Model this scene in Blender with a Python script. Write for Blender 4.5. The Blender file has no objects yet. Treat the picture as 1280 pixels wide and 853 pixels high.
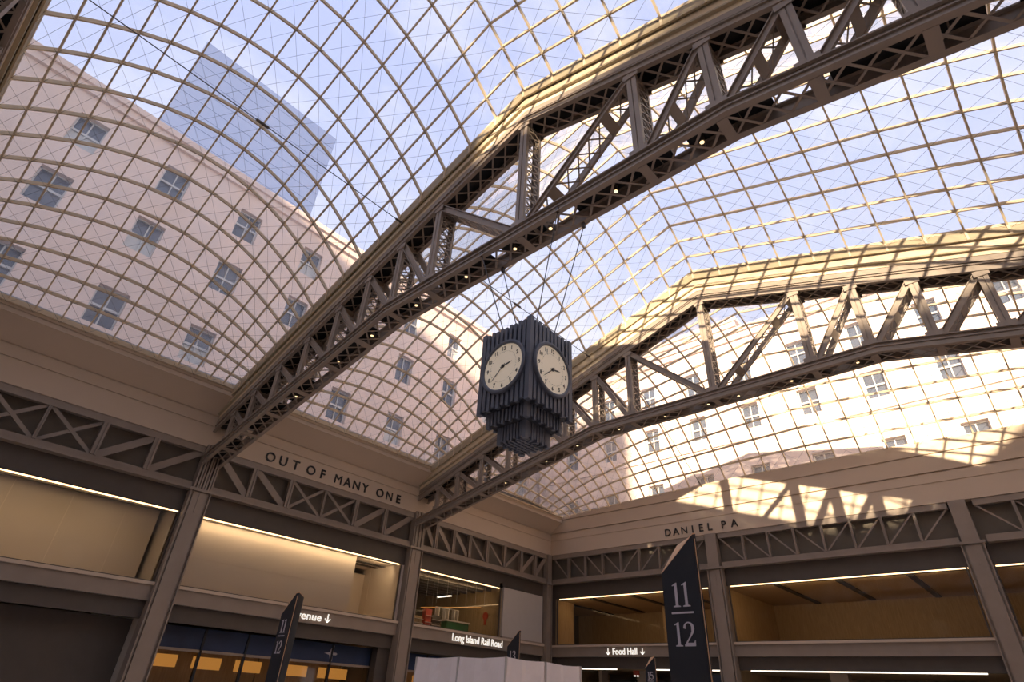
import bpy, bmesh, math, random
from mathutils import Vector, Matrix
random.seed(7)
SC = bpy.context.scene
COL = SC.collection

# ------------------------------------------------------------------ camera
a, b, c = math.radians(43.67908793), math.radians(32.86095681), math.radians(3.40161972)
FPX = 696.4155505
fw = Vector((math.cos(b)*math.cos(a), math.cos(b)*math.sin(a), math.sin(b)))
r0 = Vector((math.sin(a), -math.cos(a), 0)); u0 = r0.cross(fw)
rr = r0*math.cos(c) + u0*math.sin(c); uu = -r0*math.sin(c) + u0*math.cos(c)
cam = bpy.data.cameras.new('camera'); co = bpy.data.objects.new('camera', cam); COL.objects.link(co)
m = Matrix.Identity(4)
for i in range(3):
    m[i][0] = rr[i]; m[i][1] = uu[i]; m[i][2] = -fw[i]
m[0][3], m[1][3], m[2][3] = 0, 0, 1.6
co.matrix_world = m
cam.sensor_fit = 'HORIZONTAL'; cam.sensor_width = 36; cam.lens = FPX/1280*36
cam.clip_end = 1500; cam.clip_start = 0.05
SC.camera = co

# ------------------------------------------------------------------ sky, sun, exposure
SC.view_settings.view_transform = 'Standard'; SC.view_settings.look = 'None'
SC.view_settings.gamma = 1; SC.view_settings.use_curve_mapping = False
SC.view_settings.exposure = 0.18
W = bpy.data.worlds.new('sky'); SC.world = W; W.use_nodes = True
nt = W.node_tree; nt.nodes.clear()
def wn(t): return nt.nodes.new(t)
tc = wn('ShaderNodeTexCoord'); sx = wn('ShaderNodeSeparateXYZ'); nt.links.new(tc.outputs['Generated'], sx.inputs[0])
ramp = wn('ShaderNodeValToRGB'); nt.links.new(sx.outputs['Z'], ramp.inputs[0])
ramp.color_ramp.elements[0].position = 0.0; ramp.color_ramp.elements[0].color = (.80, .82, .88, 1)
ramp.color_ramp.elements[1].position = 0.9; ramp.color_ramp.elements[1].color = (.43, .49, .79, 1)
mp = wn('ShaderNodeMapping'); nt.links.new(tc.outputs['Generated'], mp.inputs[0]); mp.inputs['Scale'].default_value = (1.3, 2.6, 3.0)
no = wn('ShaderNodeTexNoise'); nt.links.new(mp.outputs[0], no.inputs['Vector']); no.inputs['Scale'].default_value = 1.7
no.inputs['Detail'].default_value = 7; no.inputs['Roughness'].default_value = .6
cr = wn('ShaderNodeValToRGB'); nt.links.new(no.outputs[0], cr.inputs[0])
cr.color_ramp.elements[0].position = .47; cr.color_ramp.elements[0].color = (0, 0, 0, 1)
cr.color_ramp.elements[1].position = .72; cr.color_ramp.elements[1].color = (.75, .75, .75, 1)
mx = wn('ShaderNodeMix'); mx.data_type = 'RGBA'
nt.links.new(cr.outputs[0], mx.inputs['Factor']); nt.links.new(ramp.outputs[0], mx.inputs['A'])
mx.inputs['B'].default_value = (.86, .84, .88, 1)
bg = wn('ShaderNodeBackground'); nt.links.new(mx.outputs['Result'], bg.inputs[0]); bg.inputs[1].default_value = 1.25
wo = wn('ShaderNodeOutputWorld'); nt.links.new(bg.outputs[0], wo.inputs[0])

SUN_AZ, SUN_EL, SUN_E = math.radians(22.5), math.radians(14), 15.0
sl = bpy.data.lights.new('sun', 'SUN'); so = bpy.data.objects.new('sun', sl); COL.objects.link(so)
sl.energy = SUN_E; sl.color = (1, .83, .60); sl.angle = math.radians(.6)
sd = Vector((math.cos(SUN_EL)*math.cos(SUN_AZ), math.cos(SUN_EL)*math.sin(SUN_AZ), -math.sin(SUN_EL)))
so.rotation_euler = sd.to_track_quat('-Z', 'Y').to_euler(); so.location = (-40, -20, 60)

# ------------------------------------------------------------------ helpers
def nm(name, base, rough=.5, metal=0, var=.12, vscale=2.0, bump=0.0, bscale=30, emit=None, es=0, spec=.5):
    M = bpy.data.materials.new(name); M.use_nodes = True; t = M.node_tree; P = t.nodes['Principled BSDF']
    P.inputs['Roughness'].default_value = rough; P.inputs['Metallic'].default_value = metal
    P.inputs['Specular IOR Level'].default_value = spec
    g = t.nodes.new('ShaderNodeTexCoord'); n = t.nodes.new('ShaderNodeTexNoise'); n.inputs['Scale'].default_value = vscale
    n.inputs['Detail'].default_value = 5
    t.links.new(g.outputs['Object'], n.inputs['Vector'])
    q = t.nodes.new('ShaderNodeMix'); q.data_type = 'RGBA'; t.links.new(n.outputs[0], q.inputs['Factor'])
    q.inputs['A'].default_value = [x*(1-var) for x in base]+[1]; q.inputs['B'].default_value = [min(1, x*(1+var)) for x in base]+[1]
    t.links.new(q.outputs['Result'], P.inputs['Base Color'])
    if bump:
        n2 = t.nodes.new('ShaderNodeTexNoise'); n2.inputs['Scale'].default_value = bscale
        t.links.new(g.outputs['Object'], n2.inputs['Vector'])
        bp = t.nodes.new('ShaderNodeBump'); bp.inputs['Strength'].default_value = bump; bp.inputs['Distance'].default_value = .02
        t.links.new(n2.outputs[0], bp.inputs['Height']); t.links.new(bp.outputs[0], P.inputs['Normal'])
    if emit:
        P.inputs['Emission Color'].default_value = (*emit, 1); P.inputs['Emission Strength'].default_value = es
    return M
STEEL = nm('painted_taupe_steel', (.31, .245, .19), .42, 0, .18, 1.2, .15, 25)
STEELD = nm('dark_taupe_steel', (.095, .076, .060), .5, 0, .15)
TAN_SHADE = nm('shaded_edge_beam_tan', (.46, .37, .235), .5, 0, .06)  # shaded look of the edge band put into the colour, darker than the cream
CREAM = nm('cream_steel', (.74, .60, .41), .5, 0, .08)
PLASTER = nm('taupe_plaster', (.62, .49, .36), .75, 0, .05, .6)
BACK = nm('recess_backing', (.17, .14, .105), .8, 0, .12)
WHITEP = nm('white_wall_panel', (.55, .49, .42), .7, 0, .04)
LITW = nm('warm_plaster_room_wall', (.62, .53, .43), .8, 0, .05, .5)
STONE = nm('pale_limestone', (.70, .545, .45), .9, 0, .14, .35, .3, 3)
FLOORM = nm('warm_marble', (.66, .58, .48), .4, 0, .15, .6)
DARK = nm('charcoal_metal', (.020, .022, .027), .4, 0, .2, 2, spec=.4)
CLOCKM = nm('slate_blue_metal', (.105, .115, .14), .45, 0, .15)
CLOCKD = nm('clock_core_dark', (.03, .033, .04), .7, 0, .1)
BRASS = nm('bronze_gold_panel', (.80, .50, .28), .4, .15, .1)
BLACK = nm('black_slot', (.008, .008, .008), .6)
LETTER = nm('dark_bronze_letter', (.02, .016, .013), .5)
SILVER = nm('silver_numeral', (.55, .50, .52), .4, .0, .08)
WLET = nm('lit_white_letter', (.9, .88, .8), .5, emit=(1, .95, .86), es=.75)
LED = nm('warm_led_strip', (1, .8, .5), .5, emit=(1, .66, .34), es=2.6)
LEDW = nm('cool_led_strip', (1, .9, .8), .5, emit=(1, .88, .7), es=2.2)
LENS = nm('lamp_lens', (1, .9, .7), .3, emit=(1, .70, .34), es=1.7)
DIAL = nm('ivory_dial', (.78, .68, .53), .45, 0, .05, 1.2, emit=(1, .83, .6), es=.17)
CANVAS = nm('white_canvas', (.90, .80, .74), .8, 0, .08, 1.5, .35, 2)
BLUE = nm('blue_banner', (.015, .033, .085), .45, 0, .6, 1.2)
ORANGE = nm('orange_glow', (.6, .25, .05), .5, emit=(1, .42, .08), es=.35)
RED = nm('red_panel', (.42, .06, .03), .6)
GREEN = nm('green_counter', (.03, .13, .05), .5)
ASPH = nm('flat_roof_gravel', (.30, .28, .26), .9)
TOWERB = nm('blue_curtain_wall', (.12, .155, .28), .6, 0, .03, .05)
CABLE = nm('steel_cable', (.10, .095, .09), .4, .6)
WINB = nm('dark_window_glass', (.05, .065, .09), .15, 0, .4, .5)
BLIND = nm('window_blind', (.50, .50, .47), .7)

def woodmat():
    M = nm('blond_wood_panelling', (.36, .225, .10), .45, 0, .12, .6)
    t = M.node_tree; P = t.nodes['Principled BSDF']
    g = t.nodes.new('ShaderNodeTexCoord'); mp_ = t.nodes.new('ShaderNodeMapping'); t.links.new(g.outputs['Object'], mp_.inputs[0])
    mp_.inputs['Scale'].default_value = (3, 3, .3)
    n = t.nodes.new('ShaderNodeTexNoise'); n.inputs['Scale'].default_value = 4; n.inputs['Detail'].default_value = 6
    t.links.new(mp_.outputs[0], n.inputs['Vector'])
    r = t.nodes.new('ShaderNodeValToRGB'); t.links.new(n.outputs[0], r.inputs[0])
    r.color_ramp.elements[0].position = .3; r.color_ramp.elements[0].color = (.33, .225, .115, 1)
    r.color_ramp.elements[1].position = .7; r.color_ramp.elements[1].color = (.46, .33, .18, 1)
    t.links.new(r.outputs[0], P.inputs['Base Color'])
    return M
WOOD = woodmat()
def glassmat(name, tint, haze, refl):
    M = bpy.data.materials.new(name); M.use_nodes = True; t = M.node_tree; t.nodes.clear()
    o = t.nodes.new('ShaderNodeOutputMaterial'); tr = t.nodes.new('ShaderNodeBsdfTransparent'); tr.inputs[0].default_value = (*tint, 1)
    gl = t.nodes.new('ShaderNodeBsdfGlossy'); gl.inputs['Roughness'].default_value = .04
    tl = t.nodes.new('ShaderNodeBsdfTranslucent'); tl.inputs[0].default_value = (1, 1, 1, 1)
    f = t.nodes.new('ShaderNodeFresnel'); f.inputs[0].default_value = 1.35
    mu = t.nodes.new('ShaderNodeMath'); mu.operation = 'MULTIPLY'; mu.inputs[1].default_value = refl
    t.links.new(f.outputs[0], mu.inputs[0])
    n = t.nodes.new('ShaderNodeTexNoise'); n.inputs['Scale'].default_value = .7; n.inputs['Detail'].default_value = 4
    g = t.nodes.new('ShaderNodeTexCoord'); t.links.new(g.outputs['Object'], n.inputs['Vector'])
    m2 = t.nodes.new('ShaderNodeMath'); m2.operation = 'MULTIPLY'; m2.inputs[1].default_value = haze*2
    t.links.new(n.outputs[0], m2.inputs[0])
    a1 = t.nodes.new('ShaderNodeMixShader'); t.links.new(m2.outputs[0], a1.inputs[0]); t.links.new(tr.outputs[0], a1.inputs[1]); t.links.new(tl.outputs[0], a1.inputs[2])
    a2 = t.nodes.new('ShaderNodeMixShader'); t.links.new(mu.outputs[0], a2.inputs[0]); t.links.new(a1.outputs[0], a2.inputs[1]); t.links.new(gl.outputs[0], a2.inputs[2])
    t.links.new(a2.outputs[0], o.inputs[0])
    return M
GLASS = glassmat('dusty_roof_glass', (.97, .975, .985), .075, .45)
WGLASS = glassmat('balcony_glass', (.93, .93, .93), .004, .8)

class MB:
    def __init__(s): s.v = []; s.f = []
    def hexa(s, p):      # 8 corners: bottom 0-3 , top 4-7
        k = len(s.v); s.v += [tuple(q) for q in p]
        s.f += [(k, k+3, k+2, k+1), (k+4, k+5, k+6, k+7)] + [(k+i, k+(i+1) % 4, k+4+(i+1) % 4, k+4+i) for i in range(4)]
        return s
    def box(s, x0, x1, y0, y1, z0, z1):
        x0, x1 = sorted((x0, x1)); y0, y1 = sorted((y0, y1)); z0, z1 = sorted((z0, z1))
        return s.hexa([(x0, y0, z0), (x1, y0, z0), (x1, y1, z0), (x0, y1, z0), (x0, y0, z1), (x1, y0, z1), (x1, y1, z1), (x0, y1, z1)])
    def bar(s, p, q, w, h, up=(0, 0, 1)):     # w across, h along up
        p = Vector(p); q = Vector(q); d = (q-p).normalized(); U = Vector(up)
        sd_ = d.cross(U)
        if sd_.length < 1e-4: sd_ = d.cross(Vector((1, 0, 0)))
        sd_.normalize(); U = sd_.cross(d); A = sd_*w/2; B = U*h/2
        return s.hexa([p-A-B, p+A-B, p+A+B, p-A+B, q-A-B, q+A-B, q+A+B, q-A+B])
    def tube(s, p, q, r, n=6, r2=None):
        p = Vector(p); q = Vector(q); d = (q-p).normalized(); A = d.orthogonal().normalized(); B = d.cross(A); r2 = r if r2 is None else r2
        k = len(s.v)
        for P, R in ((p, r), (q, r2)):
            for i in range(n):
                t = 2*math.pi*i/n; s.v.append(tuple(P+A*R*math.cos(t)+B*R*math.sin(t)))
        s.f += [(k+i, k+(i+1) % n, k+n+(i+1) % n, k+n+i) for i in range(n)]
        s.f += [tuple(range(k+n-1, k-1, -1)), tuple(range(k+n, k+2*n))]
        return s
    def sweep(s, rects, st, zf):   # rects (x0,x1,z0,z1) relative to zf(y), along y stations
        for (x0, x1, z0, z1) in rects:
            for y0, y1 in zip(st[:-1], st[1:]):
                a0, a1 = zf(y0), zf(y1)
                s.hexa([(x0, y0, a0+z0), (x1, y0, a0+z0), (x1, y1, a1+z0), (x0, y1, a1+z0), (x0, y0, a0+z1), (x1, y0, a0+z1), (x1, y1, a1+z1), (x0, y1, a1+z1)])
        return s
    def prism(s, poly, fn, d0, d1):  # poly of 2D points, fn(u,v,d)->3D
        k = len(s.v); n = len(poly)
        s.v += [tuple(fn(u, v, d0)) for u, v in poly] + [tuple(fn(u, v, d1)) for u, v in poly]
        s.f += [tuple(range(k, k+n)), tuple(range(k+2*n-1, k+n-1, -1))] + [(k+i, k+n+i, k+n+(i+1) % n, k+(i+1) % n) for i in range(n)]
        return s
    def mesh(s, name, mat):
        me = bpy.data.meshes.new(name); me.from_pydata(s.v, [], s.f)
        bm = bmesh.new(); bm.from_mesh(me); bmesh.ops.recalc_face_normals(bm, faces=bm.faces); bm.to_mesh(me); bm.free()
        me.materials.append(mat); return me
    def build(s, name, mat, parent=None, **kw):
        return obj(name, s.mesh(name, mat), parent, **kw)
def obj(name, me, parent=None, loc=None, mat4=None, label=None, cat=None, group=None, kind=None):
    o = bpy.data.objects.new(name, me); COL.objects.link(o)
    if parent: o.parent = parent
    if loc: o.location = loc
    if mat4 is not None: o.matrix_local = mat4
    if label: o['label'] = label
    if cat: o['category'] = cat
    if group: o['group'] = group
    if kind: o['kind'] = kind
    return o
def thing(name, label, cat, loc=(0, 0, 0), group=None, rz=0):
    o = obj(name, None, None, loc, None, label, cat, group); o.rotation_euler = (0, 0, rz); return o
def copytree(o, parent=None):
    q = o.copy(); COL.objects.link(q)
    if parent: q.parent = parent
    for ch in list(o.children): copytree(ch, q)
    return q
def frame_bar(p, q, up=(0, 0, 1)):      # matrix putting a unit bar mesh (along +X) from p towards q
    p = Vector(p); q = Vector(q); d = (q-p).normalized(); sdv = Vector(up).cross(d).normalized(); U = d.cross(sdv)
    M = Matrix.Identity(4)
    for i in range(3): M[i][0] = d[i]; M[i][1] = sdv[i]; M[i][2] = U[i]; M[i][3] = p[i]
    return M

# ------------------------------------------------------------------ the hall's dimensions
YL, YR, XE, XB = 31.8, -12.9, 39.8, -19.0       # wall planes
YC = 9.45; HALF = 21.05
TX = [-4.35, 10.3, 24.95]                       # roof trusses
ZT = lambda y: 22.6 - .333*abs(y-YC)             # glass edge above a truss
TZ = lambda y: 20.92 - .33*abs(y-YC)             # top chord
BZ = lambda y: 15.05 - (.21*(abs(y-YC)-7.2) if abs(y-YC) > 7.2 else 0)

# walls: map (s, d, z) to the world; d grows outwards from the hall
MAPS = {'left': lambda s, d, z: (s, YL+d, z), 'end': lambda s, d, z: (XE+d, s, z),
        'right': lambda s, d, z: (s, YR-d, z), 'back': lambda s, d, z: (XB-d, s, z)}
def wbox(mb, W_, s0, s1, d0, d1, z0, z1):
    f = MAPS[W_]; p = f(s0, d0, z0); q = f(s1, d1, z1)
    return mb.box(p[0], q[0], p[1], q[1], p[2], q[2])
RANGE = {'left': (XB, XE), 'right': (XB, XE), 'end': (YR, YL), 'back': (YR, YL)}

flo = MB().box(XB-8, XE+14, YR-8, YL+10, -.3, 0).build('floor', FLOORM, kind='structure')

def wall(W_):
    s0, s1 = RANGE[W_]; e = .05
    mb = MB(); wbox(mb, W_, s0-1, s1+1, .5, .8, 8.87, 16); root = mb.build('wall_'+W_, BACK, kind='structure')
    P = lambda name, mat, *bx: [None for _ in [0]] and None
    def part(name, mat, boxes, **kw):
        mb = MB()
        for q in boxes: wbox(mb, W_, *q)
        return mb.build(name, mat, root, **kw)
    part('frieze_band', PLASTER, [(s0, s1, -.08, .5, 12.37, 13.50), (s0, s1, -.02, .5, 13.50, 13.56)])
    part('upper_band', PLASTER, [(s0, s1, -.06, .5, 13.56, 14.10), (s0, s1, 0.02, .5, 14.10, 14.18)])
    if W_ in ('left', 'right'):
        f = MAPS[W_]
        mb = MB()
        mb.hexa([f(s0, .5, 14.18), f(s1, .5, 14.18), f(s1, .0, 14.18), f(s0, .0, 14.18), f(s0, .5, 15.2), f(s1, .5, 15.2), f(s1, -1.22, 15.0), f(s0, -1.22, 15.0)])
        mb.build('cove_soffit', PLASTER, root)
        part('cornice_lip', PLASTER, [(s0, s1, -1.30, 0, 15.0, 15.2), (s0, s1, -1.22, 0, 15.2, 15.27), (s0, s1, -1.26, 0, 15.27, 15.42)])
        part('glazing_sill', CREAM, [(s0, s1, -1.38, -1.1, 15.42, 15.52)])
    else:
        part('cornice_face', PLASTER, [(s0, s1, -.10, .5, 14.18, 15.17), (s0, s1, -.03, .5, 15.17, 15.25)])
        f = MAPS[W_]; n = 24; mb = MB()
        for i in range(n):
            ya, yb = s0+(s1-s0)*i/n, s0+(s1-s0)*(i+1)/n
            za, zb = ZEND(ya), ZEND(yb)
            mb.hexa([f(ya, -.12, 15.25), f(yb, -.12, 15.25), f(yb, .4, 15.25), f(ya, .4, 15.25), f(ya, -.12, za-.02), f(yb, -.12, zb-.02), f(yb, .4, zb-.02), f(ya, .4, za-.02)])
        mb.build('glazing_curb', PLASTER, root)
    return root, part
ZEND = lambda y: 15.46 + .6*(1-min(1, abs(y-YC)/HALF)**2)

wl, PL = wall('left'); we, PE = wall('end'); wr, PR = wall('right'); wb, PB = wall('back')
# plain lower parts for the two walls behind the camera
PR('lower_wall', PLASTER, [(XB, XE, .3, .6, 0, 12.4)]); PB('lower_wall', PLASTER, [(YR, YL, .3, .6, 0, 12.4)])

# beams and headers of the two walls in view
def storey(P, W_, s0, s1, holes):
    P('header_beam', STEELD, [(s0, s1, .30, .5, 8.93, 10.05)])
    P('balcony_edge_beam', STEEL, [(s0, s1, .12, .5, 4.72, 5.38)])
    P('balcony_ledge', PLASTER, [(s0, s1, .0, .6, 5.38, 5.52)])
    P('lower_beam', STEELD, [(s0, s1, .42, .7, 3.98, 4.72)])
storey(PL, 'left', XB, XE, None); storey(PE, 'end', YR, YL, None)

# ------------------------------------------------------------------ pillars
def pillar(W_, s, w, label, top=12.37, strips=True):
    f = MAPS[W_]; t = thing('wall_pillar', label, 'pillar', f(s, 0, 0), 'steel pillars along the hall walls')
    ox, oy, _ = f(s, 0, 0)
    def bx(mb, s0, s1, d0, d1, z0, z1):
        p = f(s+s0, d0, z0); q = f(s+s1, d1, z1); mb.box(p[0]-ox, q[0]-ox, p[1]-oy, q[1]-oy, z0, z1)
    h = w/2
    mb = MB(); bx(mb, -h, h, -.06, .5, 0, 10.0); mb.build('shaft', STEEL, t)
    mb = MB(); bx(mb, -h*.72, h*.72, -.16, -.06, 0, 9.95); bx(mb, -h*.10, h*.10, -.19, -.16, 8.9, 9.95); mb.build('face_plate', STEEL, t)
    for q in (-1, 1):
        mb = MB(); bx(mb, q*h-.03, q*h+.03, -.22, .1, 0, 10.0); mb.build('flange', STEEL, t)
    mb = MB(); bx(mb, -h-.12, h+.12, -.28, .2, 9.98, 10.12); mb.build('cap_plate', STEEL, t)
    if strips:
        for k in range(7):
            q = -h + (k+.5)*w/7
            mb = MB(); bx(mb, q-.045, q+.045, -.22-.06*(k % 2), .3, 10.12, top+.1); mb.build('ribbed_strip', STEEL, t)
    else:
        mb = MB(); bx(mb, -h*.8, h*.8, -.2, .3, 10.12, top); mb.build('upper_plate', STEEL, t)
    return t
pillar('left', 24.95, 1.0, 'steel pillar left of the railroad sign, under the far truss end')
pillar('left', 10.3, 1.0, 'steel pillar on the sign-lettered left wall, under the near truss end')
pillar('left', -4.35, 1.0, 'steel pillar at the far left edge of the scene')
pillar('left', 39.45, .62, 'slim corner pillar where the two walls meet, left wall side', strips=False)
pillar('end', 17.2, 1.0, 'steel pillar right of the tall track sign numbered 11 and 12', strips=False)
pillar('end', 2.6, 1.0, 'steel pillar on the end wall, right of the one beside the tall track sign', strips=False)
pillar('end', -12.2, .9, 'steel pillar at the right end of the end wall', strips=False)

# ------------------------------------------------------------------ lattice girders along the walls
def girder(W_, s0, s1, posts, diags, label, pw=.28, dw=.32, thin=()):
    f = MAPS[W_]; t = thing('lattice_girder', label, 'girder', (0, 0, 0), 'lattice girders under the frieze')
    mb = MB(); wbox(mb, W_, s0, s1, -.02, .3, 12.02, 12.37); mb.build('top_chord', STEEL, t)
    mb = MB(); wbox(mb, W_, s0, s1, .0, .3, 10.12, 10.42); wbox(mb, W_, s0, s1, -.18, .45, 10.02, 10.12); mb.build('bottom_chord', STEEL, t)
    for p in posts:
        w_ = pw*.5 if p in thin else pw
        mb = MB(); wbox(mb, W_, p-w_/2, p-w_*.12, -.05, .2, 10.4, 12.05); wbox(mb, W_, p+w_*.12, p+w_/2, -.05, .2, 10.4, 12.05); wbox(mb, W_, p-w_/2, p+w_/2, 0, .05, 10.4, 12.05)
        mb.build('post', STEEL, t)
    up = Vector(f(0, 1, 0))-Vector(f(0, 0, 0))
    for i, (sa, sb, w_) in enumerate(diags):     # sa at the top, sb at the bottom
        dd = .08 + .03*(i % 2)
        mb = MB(); mb.bar(f(sa, dd, 12.1), f(sb, dd, 10.35), w_, .05, up); mb.build('diagonal', STEEL, t)
    return t
g = 'steel lattice girder under '
def mirrored(bay0, n=6):
    st = [bay0+.6+i*(13.45)/6 for i in range(7)]
    return st
def left_girder(b0, label):
    S = [b0+.5+x for x in (0, 2.0, 4.3, 6.6, 8.95, 11.3, 13.65)]
    dg = [(S[0], S[1], .36), (S[1], S[2], .36), (S[2], S[3], .17), (S[3], S[2], .17), (S[3], S[4], .17), (S[4], S[3], .17), (S[5], S[4], .36), (S[6], S[5], .36)]
    girder('left', b0+.5, b0+14.15, S[1:6], dg, label, thin=(S[3],))
left_girder(10.3, g+'the OUT OF MANY ONE lettering, with two crossed panels')
left_girder(-4.35, g+'the left wall frieze, beyond the near truss end')
left_girder(-19.0, g+'the left wall frieze, in the bay nearest the back wall')
S = [25.45, 26.7, 28.4, 30.05, 31.95, 33.95, 35.95, 37.75, 39.2]
girder('left', 25.45, 39.6, S[1:8], [(S[0]+.1, S[1], .3), (S[1], S[2], .3), (S[2], S[3], .3), (S[3], S[4], .17), (S[4], S[5], .17), (S[6], S[5], .22), (S[7], S[6], .3), (S[8], S[7], .34)], g+'the frieze between left pillar and wall corner')
S = [31.5, 29.9, 28.2, 26.5, 24.8, 23.15, 21.4, 19.6, 17.9]
girder('end', 17.7, 31.6, S[1:8], [(S[0], S[1], .09), (S[1], S[2], .09), (S[2], S[3], .09), (S[3], S[4], .09), (S[5], S[4], .09), (S[6], S[5], .09), (S[7], S[6], .09), (S[8]-.1, S[7], .09)], g+'the end wall frieze, between wall corner and tall track sign', pw=.14)
for sh, lb in ((0, g+'the end wall frieze, just right of its first pillar'), (-14.8, g+'the end wall frieze, farthest right bay')):
    S = [16.7-i*1.7+sh for i in range(9)]
    girder('end', 3.1+sh, 16.7+sh, S[1:8], [(S[i], S[i+1], .09) if i < 4 else (S[i+1], S[i], .09) for i in range(8)], lb, pw=.14)

# ------------------------------------------------------------------ roof truss (built once, copied)
YT0, YT1 = YC-22.2, YC+22.2
def lace_mesh(L): return MB().box(0, L, -.035, .035, -.008, .008).mesh('lacing_bar', STEEL)
def build_truss(label, x):
    T = thing('roof_truss', label, 'truss', (0, 0, 0), 'arched steel trusses under the glass roof')
    stB = [YT0, YC-7.2, YC+7.2, YT1]; stT = [YT0, YC, YT1]
    bc = MB().sweep([(-.44, -.40, -.46, 0), (-.54, -.30, -.05, 0), (-.49, -.44, -.22, -.17), (-.53, -.34, -.48, -.44)], stB, BZ)
    bc = bc.build('bottom_chord', STEEL, T)
    MB().sweep([(.40, .44, -.46, 0), (.30, .54, -.05, 0), (.34, .53, -.48, -.44)], stB, BZ).build('far_channel', STEEL, bc)
    # cover plates on the top of the bottom chord, with short open gaps
    mb = MB(); y = YT0; k = 0
    while y < YT1-.2:
        L = [2.3, 3.4, 1.9, 2.8][k % 4]; y2 = min(y+L, YT1)
        st = [y]+[q for q in (YC-7.2, YC+7.2) if y < q < y2]+[y2]
        mb.sweep([(-.31, .31, -.04, -.01)], st, BZ); y = y2+[.5, 1.3][k % 2]; k += 1
    mb.build('cover_plate', BLACK, bc)  # black puts the shade inside the chord into the plate colour
    tcd = MB().sweep([(-.44, -.40, -.34, 0), (-.50, -.32, -.05, 0), (-.50, -.34, -.38, -.34)], stT, TZ).build('top_chord', STEEL, T)
    MB().sweep([(.40, .44, -.34, 0), (.32, .50, -.05, 0), (.34, .50, -.38, -.34)], stT, TZ).build('far_channel', STEEL, tcd)
    MB().sweep([(-.32, .32, -.05, -.02)], stT, TZ).build('cover_plate', BLACK, tcd)  # black again, for the shaded cavity of the top chord
    # lacing under both chords, each bar its own piece
    def lacing(zf, dz, parent, pitch, half):
        me = None; ys = []; y = YT0+.8
        while y < YT1-.8: ys.append(y); y += pitch
        for y in ys:
            for sg in (-1, 1):
                p = Vector((-half*sg, y, zf(y)+dz + (.008 if sg > 0 else -.008))); q = Vector((half*sg, y+pitch, zf(y+pitch)+dz+(.008 if sg > 0 else -.008)))
                if me is None: me = lace_mesh((q-p).length)
                obj('lacing_bar', me, parent, mat4=frame_bar(p, q))
    lacing(BZ, -.455, bc, .68, .36); lacing(TZ, -.355, tcd, .68, .36)
    V = [0, 4.65, 7.0, 9.2, 11.35, 13.75, 16.1, 18.3, 20.2]
    for dy in [v for v in V]+[-v for v in V[1:]]:
        y = YC+dy
        mb = MB(); mb.bar((0, y-.14, BZ(y-.14)-.485), (0, y+.14, BZ(y+.14)-.485), .72, .02); mb.build('batten_plate', STEEL, bc)
        mb = MB(); mb.bar((0, y-.14, TZ(y-.14)-.385), (0, y+.14, TZ(y+.14)-.385), .72, .02); mb.build('batten_plate', STEEL, tcd)
        zb, zt = BZ(y), TZ(y)-.3
        mb = MB(); mb.box(-.40, -.36, y-.17, y+.17, zb-.2, zt); mb.box(-.44, -.40, y-.17, y-.02, zb, zt); mb.box(-.44, -.40, y+.02, y+.17, zb, zt); mb.box(-.40, -.30, y-.17, y-.14, zb, zt); mb.box(-.40, -.30, y+.14, y+.17, zb, zt)
        v = mb.build('vertical_post', STEEL, T)
        mb = MB(); mb.box(.36, .40, y-.17, y+.17, zb-.2, zt); mb.box(.30, .40, y-.17, y-.14, zb, zt); mb.box(.30, .40, y+.14, y+.17, zb, zt); mb.build('far_channel', STEEL, v)
        mb = MB(); z = zb+.1; sg = 1
        while z < zt-.45:
            for yy in (-.155, .155):
                mb.bar((-.36*sg, y+yy, z), (.36*sg, y+yy, z+.38), .05, .012, (0, 1, 0))
                mb.bar((.32*sg, y+yy+.01, z), (-.32*sg, y+yy+.01, z+.38), .05, .012, (0, 1, 0))
            z += .38; sg = -sg
        if len(mb.v): mb.build('lacing', STEEL, v, kind='stuff')
        for sx_ in (-.475, .445):
            MB().box(sx_, sx_+.03, y-.26, y+.26, TZ(y)-.62, TZ(y)-.36).build('gusset_plate', STEEL, T)
            MB().box(sx_, sx_+.03, y-.30, y+.30, zb-.02, zb+.22).build('gusset_plate', STEEL, T)
    for sgn in (-1, 1):
        for v0, v1 in zip(V[:-1], V[1:]):
            ya, yb = YC+sgn*v0, YC+sgn*v1
            pa = Vector((0, ya+sgn*.2, BZ(ya)-.1)); pb = Vector((0, yb-sgn*.12, TZ(yb)-.45))
            d_ = (pb-pa).normalized(); nrm = Vector((1, 0, 0)).cross(d_)
            mb = MB()
            for xx in (-.36, .36): mb.bar(pa+Vector((xx, 0, 0)), pb+Vector((xx, 0, 0)), .26, .03, (1, 0, 0)); 
            for q in (-1, 1):
                mb.bar(pa+Vector((-.39, 0, 0))+nrm*.12*q, pb+Vector((-.39, 0, 0))+nrm*.12*q, .03, .10, (1, 0, 0))
                mb.bar(pa+Vector((.39, 0, 0))+nrm*.12*q, pb+Vector((.39, 0, 0))+nrm*.12*q, .03, .10, (1, 0, 0))
            dg = mb.build('diagonal_brace', STEEL, T)
            L = (pb-pa).length; n = max(2, int(L/.55)); mb = MB()
            for i in range(n):
                if i in (0, n-1) or i % 5 == 2:
                    mid = pa.lerp(pb, (i+.5)/n); mb.bar(mid-d_*.2+nrm*-.11*sgn, mid+d_*.2+nrm*-.11*sgn, .68, .02, nrm)
                else:
                    p = pa.lerp(pb, i/n); q = pa.lerp(pb, (i+1)/n)
                    for sg in (-1, 1):
                        mb.bar(p+Vector((-.33*sg, 0, 0))-nrm*.11*sgn, q+Vector((.33*sg, 0, 0))-nrm*.11*sgn, .05, .015, nrm)
            mb.build('lacing', STEEL, dg, kind='stuff')
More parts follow.
